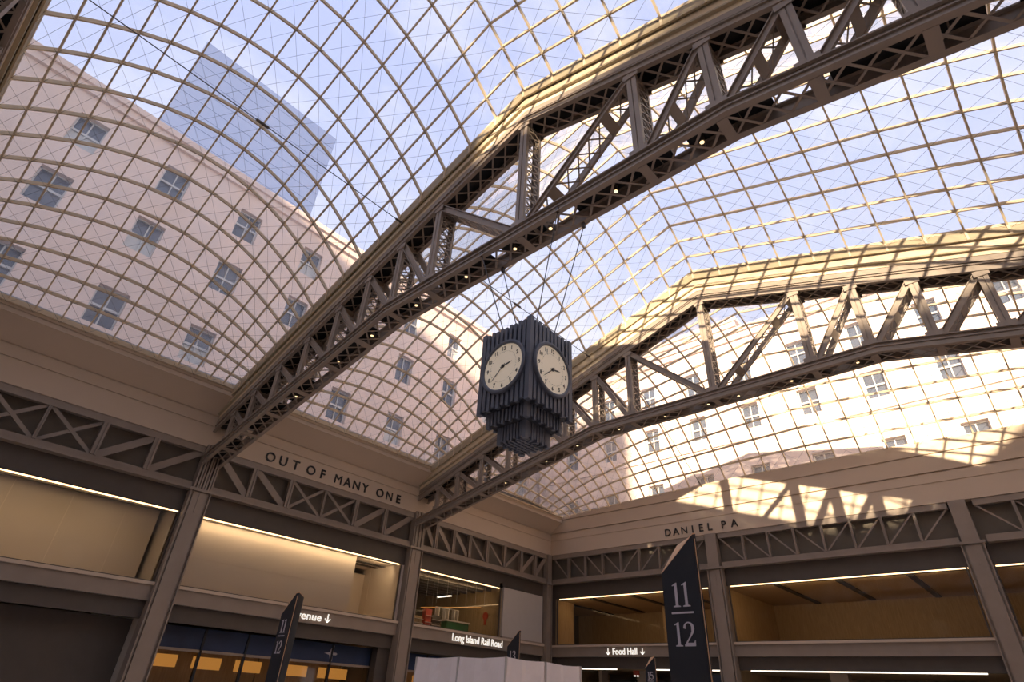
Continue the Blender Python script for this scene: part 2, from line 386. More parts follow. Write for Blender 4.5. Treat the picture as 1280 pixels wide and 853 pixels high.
    # fascia and gutter rails above the top chord
    MB().sweep([(-.44, .44, .02, .06), (-.46, -.42, .10, .36), (.42, .46, .10, .36)], stT, TZ).build('fascia_rail', STEEL, T)
    MB().sweep([(-.44, -.40, .40, .62), (.40, .44, .40, .62), (-.47, -.43, .72, 1.2), (.43, .47, .72, 1.2)], stT, TZ).build('white_fascia', CREAM, T)
    MB().sweep([(-.56, -.40, .62, .70), (.40, .56, .62, .70)], stT, TZ).build('fascia_rail', TAN_SHADE, T)
    MB().sweep([(-.42, .42, .72, .77)], stT, TZ).build('gutter', CREAM, T)
    MB().sweep([(-.60, -.53, -.52, 0.02), (.53, .60, -.52, 0.02)], stT, ZT).build('edge_beam', TAN_SHADE, T)
    MB().sweep([(-.60, .60, .0, .05)], stT, ZT).build('ridge_cover', CREAM, T)
    T.location = (x, 0, 0)
    return T
T1 = build_truss('nearest arched roof truss, crossing from lower left to upper right above the clock', TX[1])
T2 = copytree(T1); T2.location = (TX[2], 0, 0); T2['label'] = 'far arched roof truss passing behind and below the clock'
T0 = copytree(T1); T0.location = (TX[0], 0, 0); T0['label'] = 'arched roof truss overhead behind the viewer, before the nearest one in view'

# ------------------------------------------------------------------ glass vaults
NX = [.55, 1.65, 2.7, 3.7, 4.6, 5.4, 6.15, 6.85]
NX = [-v/6.85 for v in reversed(NX)]+[v/6.85 for v in NX]
NYh = [0, 1.5, 3.0, 4.5, 6.0, 7.45, 8.85, 10.2, 11.5, 12.75, 13.95, 15.05, 16.1, 17.1, 18.0, 18.8, 19.55, 20.3, 21.05]
NY = [YC-v for v in reversed(NYh[1:])]+[YC+v for v in NYh]
RISE = 3.55
def gprof(y):
    q = (abs(y-YC)-9.0)/(HALF-9.0)
    return 1.0 if q <= 0 else 1-q*q*(.55+.45*q)
def vaultz(bay, u, y):       # u in -1..1 across the bay
    if bay in (1, 2): return ZT(y)+RISE*gprof(y)*(1-u*u)
    e = (u+1)/2 if bay == 3 else (1-u)/2
    return ZT(y)*(1-e)+ZEND(y)*e + (RISE*gprof(y)+.4)*(1-u*u)*.92
def vault(bay, x0, x1, label, parts=True):
    cx, hw = (x0+x1)/2, (x1-x0)/2
    T = thing('glass_vault', label, 'skylight', (0, 0, 0), 'glass roof vaults between the trusses')
    Pt = [[Vector((cx+u*hw, y, vaultz(bay, u, y))) for y in NY] for u in NX]
    nx, ny = len(NX), len(NY)
    w, h = .07, .15
    for j in range(1, ny-1):
        mb = MB()
        for i in range(nx-1): mb.bar(Pt[i][j]-Vector((0, 0, h/2-.02)), Pt[i+1][j]-Vector((0, 0, h/2-.02)), w, h)
        if bay in (1, 2):
            for i, q in ((0, -1), (nx-1, 1)): mb.bar(Pt[i][j]+Vector((-.04*q, 0, 0)), Pt[i][j]+Vector((-.02*q, 0, -.5)), .08, .10, (1, 0, 0))
        mb.build('arched_rib', CREAM, T)
    for i in range(1, nx-1):
        mb = MB()
        for j in range(ny-1): mb.bar(Pt[i][j]-Vector((0, 0, h/2-.02)), Pt[i][j+1]-Vector((0, 0, h/2-.02)), w*.9, h*.9)
        mb.build('purlin', CREAM, T)
    mb = MB()
    for i in (0, nx-1):
        for j in range(ny-1): mb.bar(Pt[i][j], Pt[i][j+1], .12, .14)
    for j in (0, ny-1):
        for i in range(nx-1): mb.bar(Pt[i][j], Pt[i+1][j], .14, .14)
    mb.build('edge_frame', CREAM, T)
    # panes
    cells = [(i, j) for i in range(nx-1) for j in range(ny-1)]
    cells.sort(key=lambda q: (Pt[q[0]][q[1]]-Vector((2, 12, 1.6))).length)
    def pane(mb, i, j):
        a_, b_, c_, d_ = Pt[i][j], Pt[i+1][j], Pt[i+1][j+1], Pt[i][j+1]; ce = (a_+b_+c_+d_)/4
        q = [ce+(p-ce)*.985 for p in (a_, b_, c_, d_)]; up = Vector((0, 0, .035))
        mb.hexa([p+up for p in q]+[p+up*1.7 for p in q])
    for k, (i, j) in enumerate(cells[:300] if parts else []):
        mb = MB(); pane(mb, i, j); mb.build('glass_pane', GLASS, T)
    mb = MB()
    for (i, j) in (cells[300:] if parts else cells): pane(mb, i, j)
    mb.build('glass_pane_field', GLASS, T, kind='stuff')
    mb = MB(); dn = Vector((0, 0, -.22))
    for i in range(nx-1):
        for j in range(ny-1):
            mb.tube(Pt[i][j]+dn, Pt[i+1][j+1]+dn, .006, 3); mb.tube(Pt[i+1][j]+dn, Pt[i][j+1]+dn, .006, 3)
    mb.build('bracing_cable_net', CABLE, T, kind='stuff')
    return T
vault(1, TX[0]+.55, TX[1]-.55, 'glass grid vault at upper left, in front of the nearest truss')
vault(2, TX[1]+.55, TX[2]-.55, 'glass grid vault between the two trusses, behind the clock')
vault(3, TX[2]+.55, XE-.02, 'glass grid vault beyond the far truss, over the end wall')
vault(0, XB+.02, TX[0]-.55, 'glass grid vault overhead behind the viewer', parts=False)
# solid roof around the glass
MB().box(XB-8, XE+8, YL-1.2, YL+7, 15.5, 15.8).box(XB-8, XE+8, YR-7, YR+1.2, 15.5, 15.8).build('roof_1', ASPH, kind='structure')
MB().box(XB-8, XB-.3, YR, YL, 15.3, 15.5).build('roof_2', ASPH, kind='structure')
MB().box(XE+.3, XE+8, YR, YL, 15.3, 15.45).build('roof_3', ASPH, kind='structure')

# tie rods across the vaults, with turnbuckles
for i, (x0, x1) in enumerate(((TX[0]+.6, TX[1]-.6), (TX[1]+.6, TX[2]-.6))):
    t = thing('tie_rod', ['thin steel tie rod crossing the upper left glass vault', 'thin steel tie rod behind the clock top, with a small turnbuckle'][i], 'tie rod', (0, 0, 0), 'tie rods under the glass vaults')
    y, z = 16.6, 19.55
    MB().tube((x0, y, z), (x1, y, z), .022, 6).build('rod', CABLE, t)
    cx = (x0+x1)/2
    MB().tube((cx-.25, y, z), (cx+.25, y, z), .06, 8).build('turnbuckle', STEELD, t)
    for q, sg in ((x0, 1), (x1, -1)): MB().tube((q, y, z), (q+sg*.35, y, z), .05, 8).build('end_fork', STEELD, t)
t = thing('stay_rod', 'thin steel stay rod slanting behind the far truss to the end wall curb', 'tie rod')
MB().tube((XE-.1, 17.3, 15.85), (31.8, 17.8, 21.4), .025, 6).build('rod', CABLE, t)
MB().tube((XE-.1, 17.3, 15.85), (XE-.5, 17.33, 16.13), .05, 6).build('end_fork', STEELD, t)

# ------------------------------------------------------------------ spotlights on the trusses
def spot(x, y, z):
    t = thing('truss_spotlight', '', 'spotlight', (x, y, z), 'small round spotlights under the truss bottom chords')
    MB().tube((0, 0, 0), (0, 0, .2), .085, 12).build('housing', STEELD, t)
    MB().tube((0, 0, -.012), (0, 0, 0), .06, 12).build('lens', LENS, t)
    MB().box(-.3, .3, -.02, .02, .12, .15).build('bracket', STEELD, t)
    return t
s_names = {-6.3: 'rightmost lit spotlight', -3.55: 'second lit spotlight from the right', -1.05: 'lit spotlight nearest the right hanging rods', .5: 'lit spotlight between the hanging rods', 2.9: 'lit spotlight left of the hanging rods', 5.75: 'lit spotlight at the chord bend', 8.6: 'lit spotlight just below the chord bend', 10.9: 'small lit spotlight low on the sloping chord', 14.2: 'lowest lit spotlight, near the left edge'}
P0 = None
for tx, nmz in ((TX[1], 'under the nearest truss'), (TX[2], 'under the far truss')):
    for dy in s_names:
        y = YC+dy; z = BZ(y)-.44
        if P0 is None: o = P0 = spot(tx, y, z)
        else: o = copytree(P0); o.location = (tx, y, z)
        o['label'] = s_names[dy]+' '+nmz

# ------------------------------------------------------------------ text helper
def glyph_meshes(txt, bold=0.0, ext=.02):
    out = []
    cu = bpy.data.curves.new('t', 'FONT'); o = bpy.data.objects.new('t', cu); COL.objects.link(o)
    cu.offset = bold; cu.extrude = ext; cu.resolution_u = 3
    def get(s):
        cu.body = s; bpy.context.view_layer.update(); dg = bpy.context.evaluated_depsgraph_get()
        return bpy.data.meshes.new_from_object(o.evaluated_get(dg))
    def xmax(me): return max((v.co.x for v in me.vertices), default=0)
    for i, ch in enumerate(txt):
        if ch == ' ': continue
        cu.offset = 0 if ch in 'MN' else bold
        me = get(ch); pm = get(txt[:i+1])
        out.append((ch, me, xmax(pm)-xmax(me)))
        bpy.data.meshes.remove(pm)
    bpy.data.objects.remove(o); bpy.data.curves.remove(cu)
    return out
def fit_text(txt, start, along, up, span, height, mat, parent, bold=0.0, ext=.02, name='letter', positions=None):
    """letters as separate pieces; span = full width from the first left edge to the last right edge"""
    gl = glyph_meshes(txt, bold, ext)
    X0 = gl[0][2]+min(v.co.x for v in gl[0][1].vertices); X1 = max(g_[2]+max(v.co.x for v in g_[1].vertices) for g_ in gl)
    cap = .69+bold*2; sx_ = span/(X1-X0) if span else height/cap; sy_ = height/cap
    al = Vector(along); U = Vector(up); nn = al.cross(U)
    M = Matrix.Identity(4)
    for i in range(3): M[i][0] = al[i]; M[i][1] = U[i]; M[i][2] = nn[i]
    for ch, me, off in gl:
        me.materials.clear(); me.materials.append(mat)
        me.transform(Matrix.Diagonal((min(sx_, sy_*1.15) if positions is None else sy_, sy_, 1, 1)))
        MM = M.copy(); MM.translation = Vector(start)+al*(off-X0)*sx_
        obj(name, me, parent, mat4=MM)
# carved dark letters of the frieze
t = thing('frieze_lettering', 'dark capital letters spelling OUT OF MANY ONE on the left wall frieze', 'lettering')
def spaced(words, parent, f, W_, height, mat, bold):
    # words: list of (text, s_left, s_right) ; each letter centred on its own slot
    for txt, sa, sb in words:
        gl = glyph_meshes(txt, bold, .03); n = len(txt); sc = height/(.69+2*bold)
        for k, (ch, me, off) in enumerate(gl):
            xs = [v.co.x for v in me.vertices]; w_ = max(xs)-min(xs)
            me.materials.clear(); me.materials.append(mat)
            me.transform(Matrix.Translation((-(max(xs)+min(xs))/2, 0, 0))); me.transform(Matrix.Diagonal((sc, sc, 1, 1)))
            s = sa+(sb-sa)*(k/(n-1))
            p = f(s, -.11, 12.63)
            al = Vector((1, 0, 0)) if W_ == 'left' else Vector((0, -1, 0)); U = Vector((0, 0, 1)); nn = al.cross(U)
            M = Matrix.Identity(4)
            for i in range(3): M[i][0] = al[i]; M[i][1] = U[i]; M[i][2] = nn[i]; M[i][3] = p[i]
            obj('letter', me, parent, mat4=M)
spaced([('OUT', 13.35, 14.98), ('OF', 16.02, 16.86), ('MANY', 17.98, 20.05), ('ONE', 21.25, 22.82)], t, MAPS['left'], 'left', .56, LETTER, .010)
t = thing('frieze_lettering', 'dark capital letters starting DANIEL on the end wall frieze', 'lettering')
spaced([('DANIEL', 20.45, 17.12), ('PA', 16.08, 15.32)], t, MAPS['end'], 'end', .52, LETTER, .010)
# lit signs on the balcony beams
t = thing('lit_sign', 'white lit Avenue sign with a down arrow on the left balcony beam', 'sign')
fit_text('Avenue', (16.95, YL+.10, 4.88), (1, 0, 0), (0, 0, 1), 2.05, .40, WLET, t, .006)
def arrow(parent, fx, s, z, h):
    mb = MB(); w = h*.13
    mb.bar(fx(s, 0, z+h), fx(s, 0, z+.02), w, .03, Vector(fx(0, 1, 0))-Vector(fx(0, 0, 0)))
    for q in (-1, 1): mb.bar(fx(s+q*h*.40, 0, z+h*.45), fx(s, 0, z+.02), w, .03, Vector(fx(0, 1, 0))-Vector(fx(0, 0, 0)))
    mb.build('down_arrow', WLET, parent)
arrow(t, lambda s, d, z: (s, YL+.09+d, z), 19.4, 4.86, .45)
t = thing('lit_sign', 'white lit Long Island Rail Road sign on the balcony beam', 'sign')
fit_text('Long Island Rail Road', (29.25, YL+.10, 4.88), (1, 0, 0), (0, 0, 1), 5.05, .45, WLET, t, .0)
t = thing('lit_sign', 'white lit Food Hall sign between two down arrows on the end wall beam', 'sign')
fit_text('Food Hall', (XE+.10, 25.95, 4.86), (0, -1, 0), (0, 0, 1), 2.05, .43, WLET, t, .006)
for s in (26.35, 23.45): arrow(t, lambda s, d, z: (XE+.09+d, s, z), s, 4.84, .42)

# ------------------------------------------------------------------ upper gallery openings
def led(W_, s0, s1, label):
    t = thing('led_strip', label, 'light strip', (0, 0, 0), 'warm light strips at the gallery heads')
    mb = MB(); wbox(mb, W_, s0, s1, .34, .42, 8.87, 8.93); mb.build('diffuser', LED, t)
    mb = MB(); wbox(mb, W_, s0, s1, .30, .46, 8.93, 8.97); mb.build('channel', STEELD, t)
led('left', 10.9, 24.05, 'warm light strip above the pale plaster wall, left of the left pillar')
led('left', 25.65, 33.9, 'warm light strip above the shop gallery, right of the left pillar')
led('left', -3.8, 9.7, 'warm light strip on the left wall gallery, beyond the near truss end')
led('end', 17.95, 31.1, 'warm light strip over the wood panelled gallery, left of the tall track sign')
led('end', 3.2, 16.45, 'warm light strip over the gallery right of the end wall pillar')
led('end', -11.6, 2.0, 'warm light strip over the farthest right gallery of the end wall')
def area(name, loc, tgt, sx_, sy_, e, col=(1, .72, .42)):
    l = bpy.data.lights.new(name, 'AREA'); l.shape = 'RECTANGLE'; l.size = sx_; l.size_y = sy_; l.energy = e; l.color = col
    o = bpy.data.objects.new(name, l); COL.objects.link(o); o.location = loc
    o.rotation_euler = (Vector(tgt)-Vector(loc)).to_track_quat('-Z', 'Y').to_euler(); return o
# left wall galleries
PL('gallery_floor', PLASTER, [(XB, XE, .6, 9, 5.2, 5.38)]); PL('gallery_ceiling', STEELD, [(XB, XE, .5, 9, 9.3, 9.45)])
PL('gallery_wall', BACK, [(XB, XE, 9, 9.2, 0, 9.4)]); PL('partition_wall', WHITEP, [(24.6, 25.3, .5, 9, 0, 9.3), (9.9, 10.6, .5, 9, 0, 9.3)])
PL('pale_plaster_wall', LITW, [(9.9, 21.1, .95, 1.2, 5.38, 7.0), (9.9, 21.1, .96, 1.2, 7.0, 7.02), (9.9, 21.1, .95, 1.2, 7.02, 9.3)])
PL('gallery_room_wall', LITW, [(21.1, 24.6, 4.2, 4.4, 5.38, 8.55), (21.0, 21.15, 1.2, 4.2, 5.38, 9.3), (21.1, 24.6, 4.2, 4.4, 8.95, 9.3)])
PL('vent_slot', BLACK, [(21.9, 24.1, 1.9, 2.3, 8.86, 8.9), (21.9, 24.1, 2.7, 3.1, 8.86, 8.9)])
PL('room_ceiling', LITW, [(21.1, 24.6, .5, 4.3, 8.9, 8.96)])
PL('jamb_panel', LITW, [(24.1, 24.5, .3, 4.4, 5.38, 8.9), (10.7, 10.9, .3, 1, 5.38, 8.9)])
PL('white_panel_wall', WHITEP, [(34.2, 38.95, .12, .3, 5.6, 9.0)])
PL('panel_base', STEEL, [(34.2, 39.2, .05, .3, 5.5, 5.62)])
PL('wood_side_wall', WOOD, [(33.9, 34.2, .3, 9, 5.38, 9.3)])
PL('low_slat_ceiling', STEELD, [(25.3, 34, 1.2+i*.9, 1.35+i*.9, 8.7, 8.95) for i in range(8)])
for b0 in (-4.35,):
    PL('pale_plaster_wall', LITW, [(b0+.6, b0+14, 2.95, 3.2, 5.38, 9.3)])
area('gallery_cove_light', (16.5, YL+.56, 8.85), (16.5, YL+1.56, 7.6), 11, .1, 80)
area('gallery_cove_light', (22.7, YL+.9, 8.8), (22.7, YL+2.2, 7.8), 2, .3, 22)
area('gallery_cove_light', (29.5, YL+.9, 8.6), (29.5, YL+2.2, 7.6), 7, .3, 55)
area('gallery_cove_light', (2.5, YL+.56, 8.85), (2.5, YL+1.56, 7.6), 12, .1, 80)
# things in the shop gallery
def stuff_in_shop():
    t = thing('shop_counter', 'green fronted counter with a white top in the shop gallery', 'counter', (31.4, YL+2.0, 5.38))
    MB().box(-1.1, 1.1, 0, .6, 0, .9).build('front', GREEN, t); MB().box(-1.2, 1.2, -.05, .65, .9, 1.0).build('top', WHITEP, t)
    t = thing('linear_lamp', 'short bright white linear lamp hanging in the shop gallery', 'lamp', (30.6, YL+2.9, 8.0))
    MB().bar((0, -.75, 0), (0, .75, 0), .12, .06).build('tube', LEDW, t)
    for q in (-.6, .6): MB().tube((0, q, .03), (0, q, .95), .01, 5).build('hanger', CABLE, t)
    t = thing('orange_light_line', 'long thin orange light line across the shop gallery wall', 'light strip', (0, 0, 0))
    MB().bar((30.2, YL+5.0, 7.3), (33.85, YL+2.2, 7.62), .05, .05).build('tube', ORANGE, t)
    for i, (x, d, w, h, mt) in enumerate(((26.3, 1.4, .5, 1.3, RED), (27.2, 1.8, .7, .9, WOOD), (28.5, 2.2, .55, 1.5, RED), (29.3, 2.4, .8, 1.2, STEELD))):
        t = thing('display_rack', ['narrow rust red display rack beside the left pillar, in the shop gallery', 'low wooden display rack in the shop gallery', 'tall red display rack in the middle of the shop gallery', 'dark display rack left of the green counter'][i], 'rack', (x, YL+d, 5.38), 'display racks in the shop gallery')
        MB().box(0, w, .1, .5, 0, h).build('body', mt, t)
        for k in range(3): MB().box(-.03, w+.03, 0, .1, .2+k*h*.28, .23+k*h*.28).build('shelf', WHITEP, t)
    t = thing('round_red_sign', 'round orange red sign on the wood wall of the shop gallery', 'sign', (33.86, YL+1.6, 7.0))
    MB().tube((0, 0, 0), (-.05, 0, 0), .28, 16).build('disc', RED, t); MB().box(-.06, 0, -.1, .1, -.62, -.28).build('tail', RED, t)
    t = thing('clothes_rail', 'white frame rail with hanging garments behind the green counter', 'rail', (30.2, YL+3.3, 5.38))
    for q in (0, 2.4): MB().tube((q, 0, 0), (q, 0, 1.9), .03, 6).build('post', WHITEP, t)
    MB().tube((0, 0, 1.9), (2.4, 0, 1.9), .03, 6).build('top_bar', WHITEP, t)
    for k in range(7): MB().box(.2+k*.32, .27+k*.32, -.2, .2, .8+.1*(k % 2), 1.85).build('garment', [LITW, BACK, WHITEP][k % 3], t)
    nth = ['first', 'second', 'third', 'fourth', 'fifth', 'sixth', 'seventh', 'eighth']
    for k in range(8):
        x = 26.1+k*.95
        o = thing('hanging_strand', '', 'strand', (x, YL+.75, 8.9), 'thin strands hanging in the shop gallery window'); o['label'] = 'thin pale hanging strand, %s from the left pillar, in the shop gallery window' % nth[k]
        MB().tube((0, 0, 0), (0, 0, -1.3-.25*(k % 3)), .012, 4).build('cord', WHITEP, o)
stuff_in_shop()
# end wall galleries: wood rooms
PE('gallery_floor', PLASTER, [(YR, YL+4, .6, 9.3, 5.2, 5.38)]); PE('wood_ceiling', WOOD, [(YR, YL+4, .5, 9.3, 8.87, 9.0)])
PE('wood_back_wall', WOOD, [(YR, YL+4, 9.2, 9.4, 5.38, 8.9)])
PE('wood_side_wall', WOOD, [(31.25, 31.45, .3, 2.6, 5.38, 8.87), (31.25, 32.0, 2.5, 2.6, 5.38, 8.87)])
for k, y in enumerate((31.55, 28.07, 24.3, 20.5, 13.5, 9.8, 6.0, -1, -4.7, -8.4)):
    PE('ceiling_slot', BLACK, [(y-.17, y+.17, .55, (8.9 if k % 2 == 0 else 8.6), 8.79, 8.87)])
PE('wood_column', WOOD, [(24.45, 24.9, 6.2, 6.9, 5.38, 8.87), (17.2, 17.9, 3, 4, 5.38, 8.87)])
PE('gallery_partition', WOOD, [(16.9, 17.1, .5, 9.2, 0, 8.9), (2.4, 2.6, .5, 9.2, 0, 8.9)])
area('gallery_cove_light', (XE+.56, 24.5, 8.75), (XE+1.9, 24.5, 7.6), 12, .12, 85, (1, .66, .33))
area('gallery_cove_light', (XE+.56, 9.8, 8.75), (XE+1.9, 9.8, 7.6), 12, .12, 85, (1, .66, .33))
area('gallery_cove_light', (XE+.56, -4.6, 8.75), (XE+1.9, -4.6, 7.6), 12, .12, 85, (1, .66, .33))
PE('corner_wall', STEELD, [(31.45, 33, .3, .7, 0, 9.0), (35.6, 35.8, .5, 9.3, 0, 9.3), (31.6, 35.7, .5, .6, 0, 9.3)])
PE('concourse_side_wall', WOOD, [(31.5, 31.9, .7, 8.2, 0, 4.1)])
PL('corner_wall', STEELD, [(39.0, 40.4, .3, .7, 0, 9.0)])
# glass fronts of the galleries
gn = 0
for W_, s0, s1, n in (('left', 10.9, 24.1, 6), ('left', 25.6, 33.9, 5), ('left', -3.8, 9.7, 6), ('end', 18, 31.2, 6), ('end', 3.3, 16.5, 6), ('end', -11.7, 2.0, 6)):
    gn += 1
    mb = MB(); wbox(mb, W_, s0-.08, s0, .2, .32, 5.52, 8.93); wbox(mb, W_, s1, s1+.08, .2, .32, 5.52, 8.93)
    wbox(mb, W_, s0, s1, .2, .32, 5.52, 5.58)
    fr = mb.build('window_%d' % gn, STEELD, kind='structure')
    for k in range(n):
        a0, a1 = s0+(s1-s0)*k/n+.01, s0+(s1-s0)*(k+1)/n-.01
        mb = MB(); wbox(mb, W_, a0, a1, .25, .27, 5.58, 8.84); mb.build('glass_pane', WGLASS, fr)

# ------------------------------------------------------------------ ground floor fronts
PL('shopfront_wall', STEELD, [(XB, 10, 1.6, 1.8, 0, 4), (23.6, 25.6, .6, 1.8, 0, 4), (33, XE, 1.6, 1.8, 0, 4)])
def shopfront(s0, s1, label, n):
    t = thing('shopfront', label, 'shopfront', (0, 0, 0))
    d = 1.2; f = MAPS['left']
    def p(name, mat, *q):
        mb = MB()
        for r_ in q: wbox(mb, 'left', *r_)
        return mb.build(name, mat, t)
    p('banner', BLUE, (s0, s1, d, d+.1, 2.98, 3.92)); p('transom', STEEL, (s0, s1, d-.05, d+.1, 2.86, 2.98))
    p('interior_wall', WOOD, (s0, s1, d+3, d+3.1, 0, 3.9))
    step = (s1-s0)/n
    for k in range(n+1): p('mullion', DARK, (s0+k*step-.06, s0+k*step+.06, d-.05, d+.12, 0, 3.92))
    for k in range(n):
        p('glass_pane', WGLASS, (s0+k*step+.06, s0+(k+1)*step-.06, d+.02, d+.04, 0, 2.86))
        p('shelf_light', ORANGE, (s0+k*step+.5, s0+(k+1)*step-.3, d+1.8, d+1.9, 2.2, 2.75))
    return t
sf = shopfront(18.0, 23.6, 'blue bannered shopfront with glass doors under the Avenue sign', 2)
shopfront(11.0, 17.9, 'blue bannered shopfront at the left edge, behind the small track sign', 3)
shopfront(25.7, 33.0, 'blue bannered shopfront behind the white canvas booth', 3)
# small white plane pictogram on the banner
f = MAPS['left']; mb = MB()
fx = lambda u, v, d: (20.75+u, YL+1.19-d, 3.42+v)
mb.prism([(-.45, 0), (-.1, .07), (.35, .06), (.42, 0), (.35, -.06), (-.1, -.07)], fx, 0, .02)
mb.prism([(-.12, .05), (.05, .42), (.15, .42), (.12, .05)], fx, 0, .02); mb.prism([(-.12, -.05), (.12, -.05), (.15, -.38), (.05, -.38)], fx, 0, .02)
mb.build('plane_pictogram', SILVER, sf)
# end wall ground floor
PE('concourse_ceiling', WOOD, [(YR, YL, .7, 8, 3.98, 4.1)]); PE('concourse_wall', BACK, [(YR, YL, 8, 8.2, 0, 4)])
PE('concourse_pier', STEEL, [(24.4, 25.4, 2.4, 3.2, 0, 4), (28.5, 28.8, 2.4, 3.2, 0, 4), (11, 12, 2.4, 3.2, 0, 4), (-3, -2, 2.4, 3.2, 0, 4)])
PE('dark_portal', BLACK, [(20.5, 24.2, 3.2, 3.4, 0, 3.5), (26, 28.4, 3.2, 3.4, 0, 3.4)])
for s0, s1, lb in ((25.9, 29.2, 'white light strip under the end wall beam, above the booth corner'), (18.0, 23.3, 'white light strip under the end wall beam, behind the track signs'), (4, 16, 'white light strip under the end wall beam, right of the pillar')):
    t = thing('light_strip', lb, 'light strip'); mb = MB(); wbox(mb, 'end', s0, s1, .44, .52, 3.92, 3.98); mb.build('diffuser', LEDW, t)
    mb = MB(); wbox(mb, 'end', s0, s1, .4, .56, 3.98, 4.0); mb.build('channel', STEELD, t)
t = thing('red_sign', 'small red sign under the Food Hall beam', 'sign'); mb = MB(); wbox(mb, 'end', 24.75, 25.25, 1.65, 1.7, 3.62, 3.95); mb.build('panel', RED, t)
mb = MB(); wbox(mb, 'end', 24.8, 24.95, 1.63, 1.65, 3.56, 3.66); wbox(mb, 'end', 25.05, 25.2, 1.63, 1.65, 3.56, 3.66); mb.build('white_mark', WLET, t)
t = thing('blue_screen', 'dark blue screen low on the end wall, beside the tall track sign', 'screen'); mb = MB(); wbox(mb, 'end', 18.4, 21.5, 1.65, 1.75, 2.2, 3.75); mb.build('panel', BLUE, t)
mb = MB(); wbox(mb, 'end', 18.3, 21.6, 1.75, 1.8, 2.1, 3.85); mb.build('frame', DARK, t)

# ------------------------------------------------------------------ the hanging clock
CX, CY, CW = 10.30, 9.20, .925
CK = thing('hanging_clock', 'large four-sided slate blue hanging clock with ribbed sides and ivory dials', 'clock', (CX, CY, 0))
ZB_, ZTt = 8.03, 10.55
MB().box(-.86, .86, -.86, .86, ZB_+.05, ZTt-.12).build('core', CLOCKD, CK)
MB().box(-.66, .66, -.66, .66, 7.70, ZB_+.1).build('core', CLOCKD, CK)
MB().box(-.44, .44, -.44, .44, 7.28, 7.75).build('core', CLOCKD, CK)
def fins(half, z0, z1, n, dep, fw_, post):
    me = MB().box(-fw_/2, fw_/2, -dep, 0, 0, z1-z0).mesh('fin', CLOCKM)
    me2 = MB().box(-fw_/2, fw_/2, -dep, 0, 0.0, z1-z0-.09).mesh('fin', CLOCKM)
    for k in range(4):
        R = Matrix.Rotation(k*math.pi/2, 4, 'Z')
        for i in range(n):
            u = -half+post/2 + (i+1)*(2*half-post)/(n+1)
            obj('fin', me if i % 2 else me2, CK, mat4=R @ Matrix.Translation((u, -half+dep, z0+(0 if i % 2 else .06))))
    mp_ = MB().box(-post/2, post/2, -post/2, post/2, 0, z1-z0+.05).mesh('corner_post', CLOCKM)
    for sx_ in (-1, 1):
        for sy_ in (-1, 1): obj('corner_post', mp_, CK, (sx_*(half-post/2), sy_*(half-post/2), z0-.01))
fins(.925, ZB_, ZTt, 9, .10, .10, .15)
fins(.725, 7.66, ZB_+.06, 9, .08, .075, .13)
fins(.50, 7.22, 7.72, 7, .08, .07, .13)
mb = MB()
for q in (-.28, -.14, 0, .14, .28):
    mb.bar((-.42, q*.9, 7.25), (.42, q*.9, 7.25), .05, .06); mb.bar((q*.9, -.42, 7.27), (q*.9, .42, 7.27), .05, .06)
mb.build('bottom_grille', CLOCKM, CK)
MB().box(-.7, .7, -.7, .7, ZTt-.14, ZTt-.10).build('top_plate', CLOCKD, CK)
nums = {n: glyph_meshes(str(n), .012, .004) for n in range(1, 13)}
nm_me = {}
for n, gl in nums.items():
    V_, F_ = [], []
    for ch, me, off in gl:
        k = len(V_); V_ += [(v.co.x+off, v.co.y, v.co.z) for v in me.vertices]; F_ += [tuple(k+i for i in p.vertices) for p in me.polygons]
    xs = [v[0] for v in V_]; cx_ = (max(xs)+min(xs))/2
    me = bpy.data.meshes.new('numeral'); me.from_pydata([((v[0]-cx_)*.15, (v[1]-.345)*.17, v[2]) for v in V_], [], F_); me.materials.append(LETTER); nm_me[n] = me
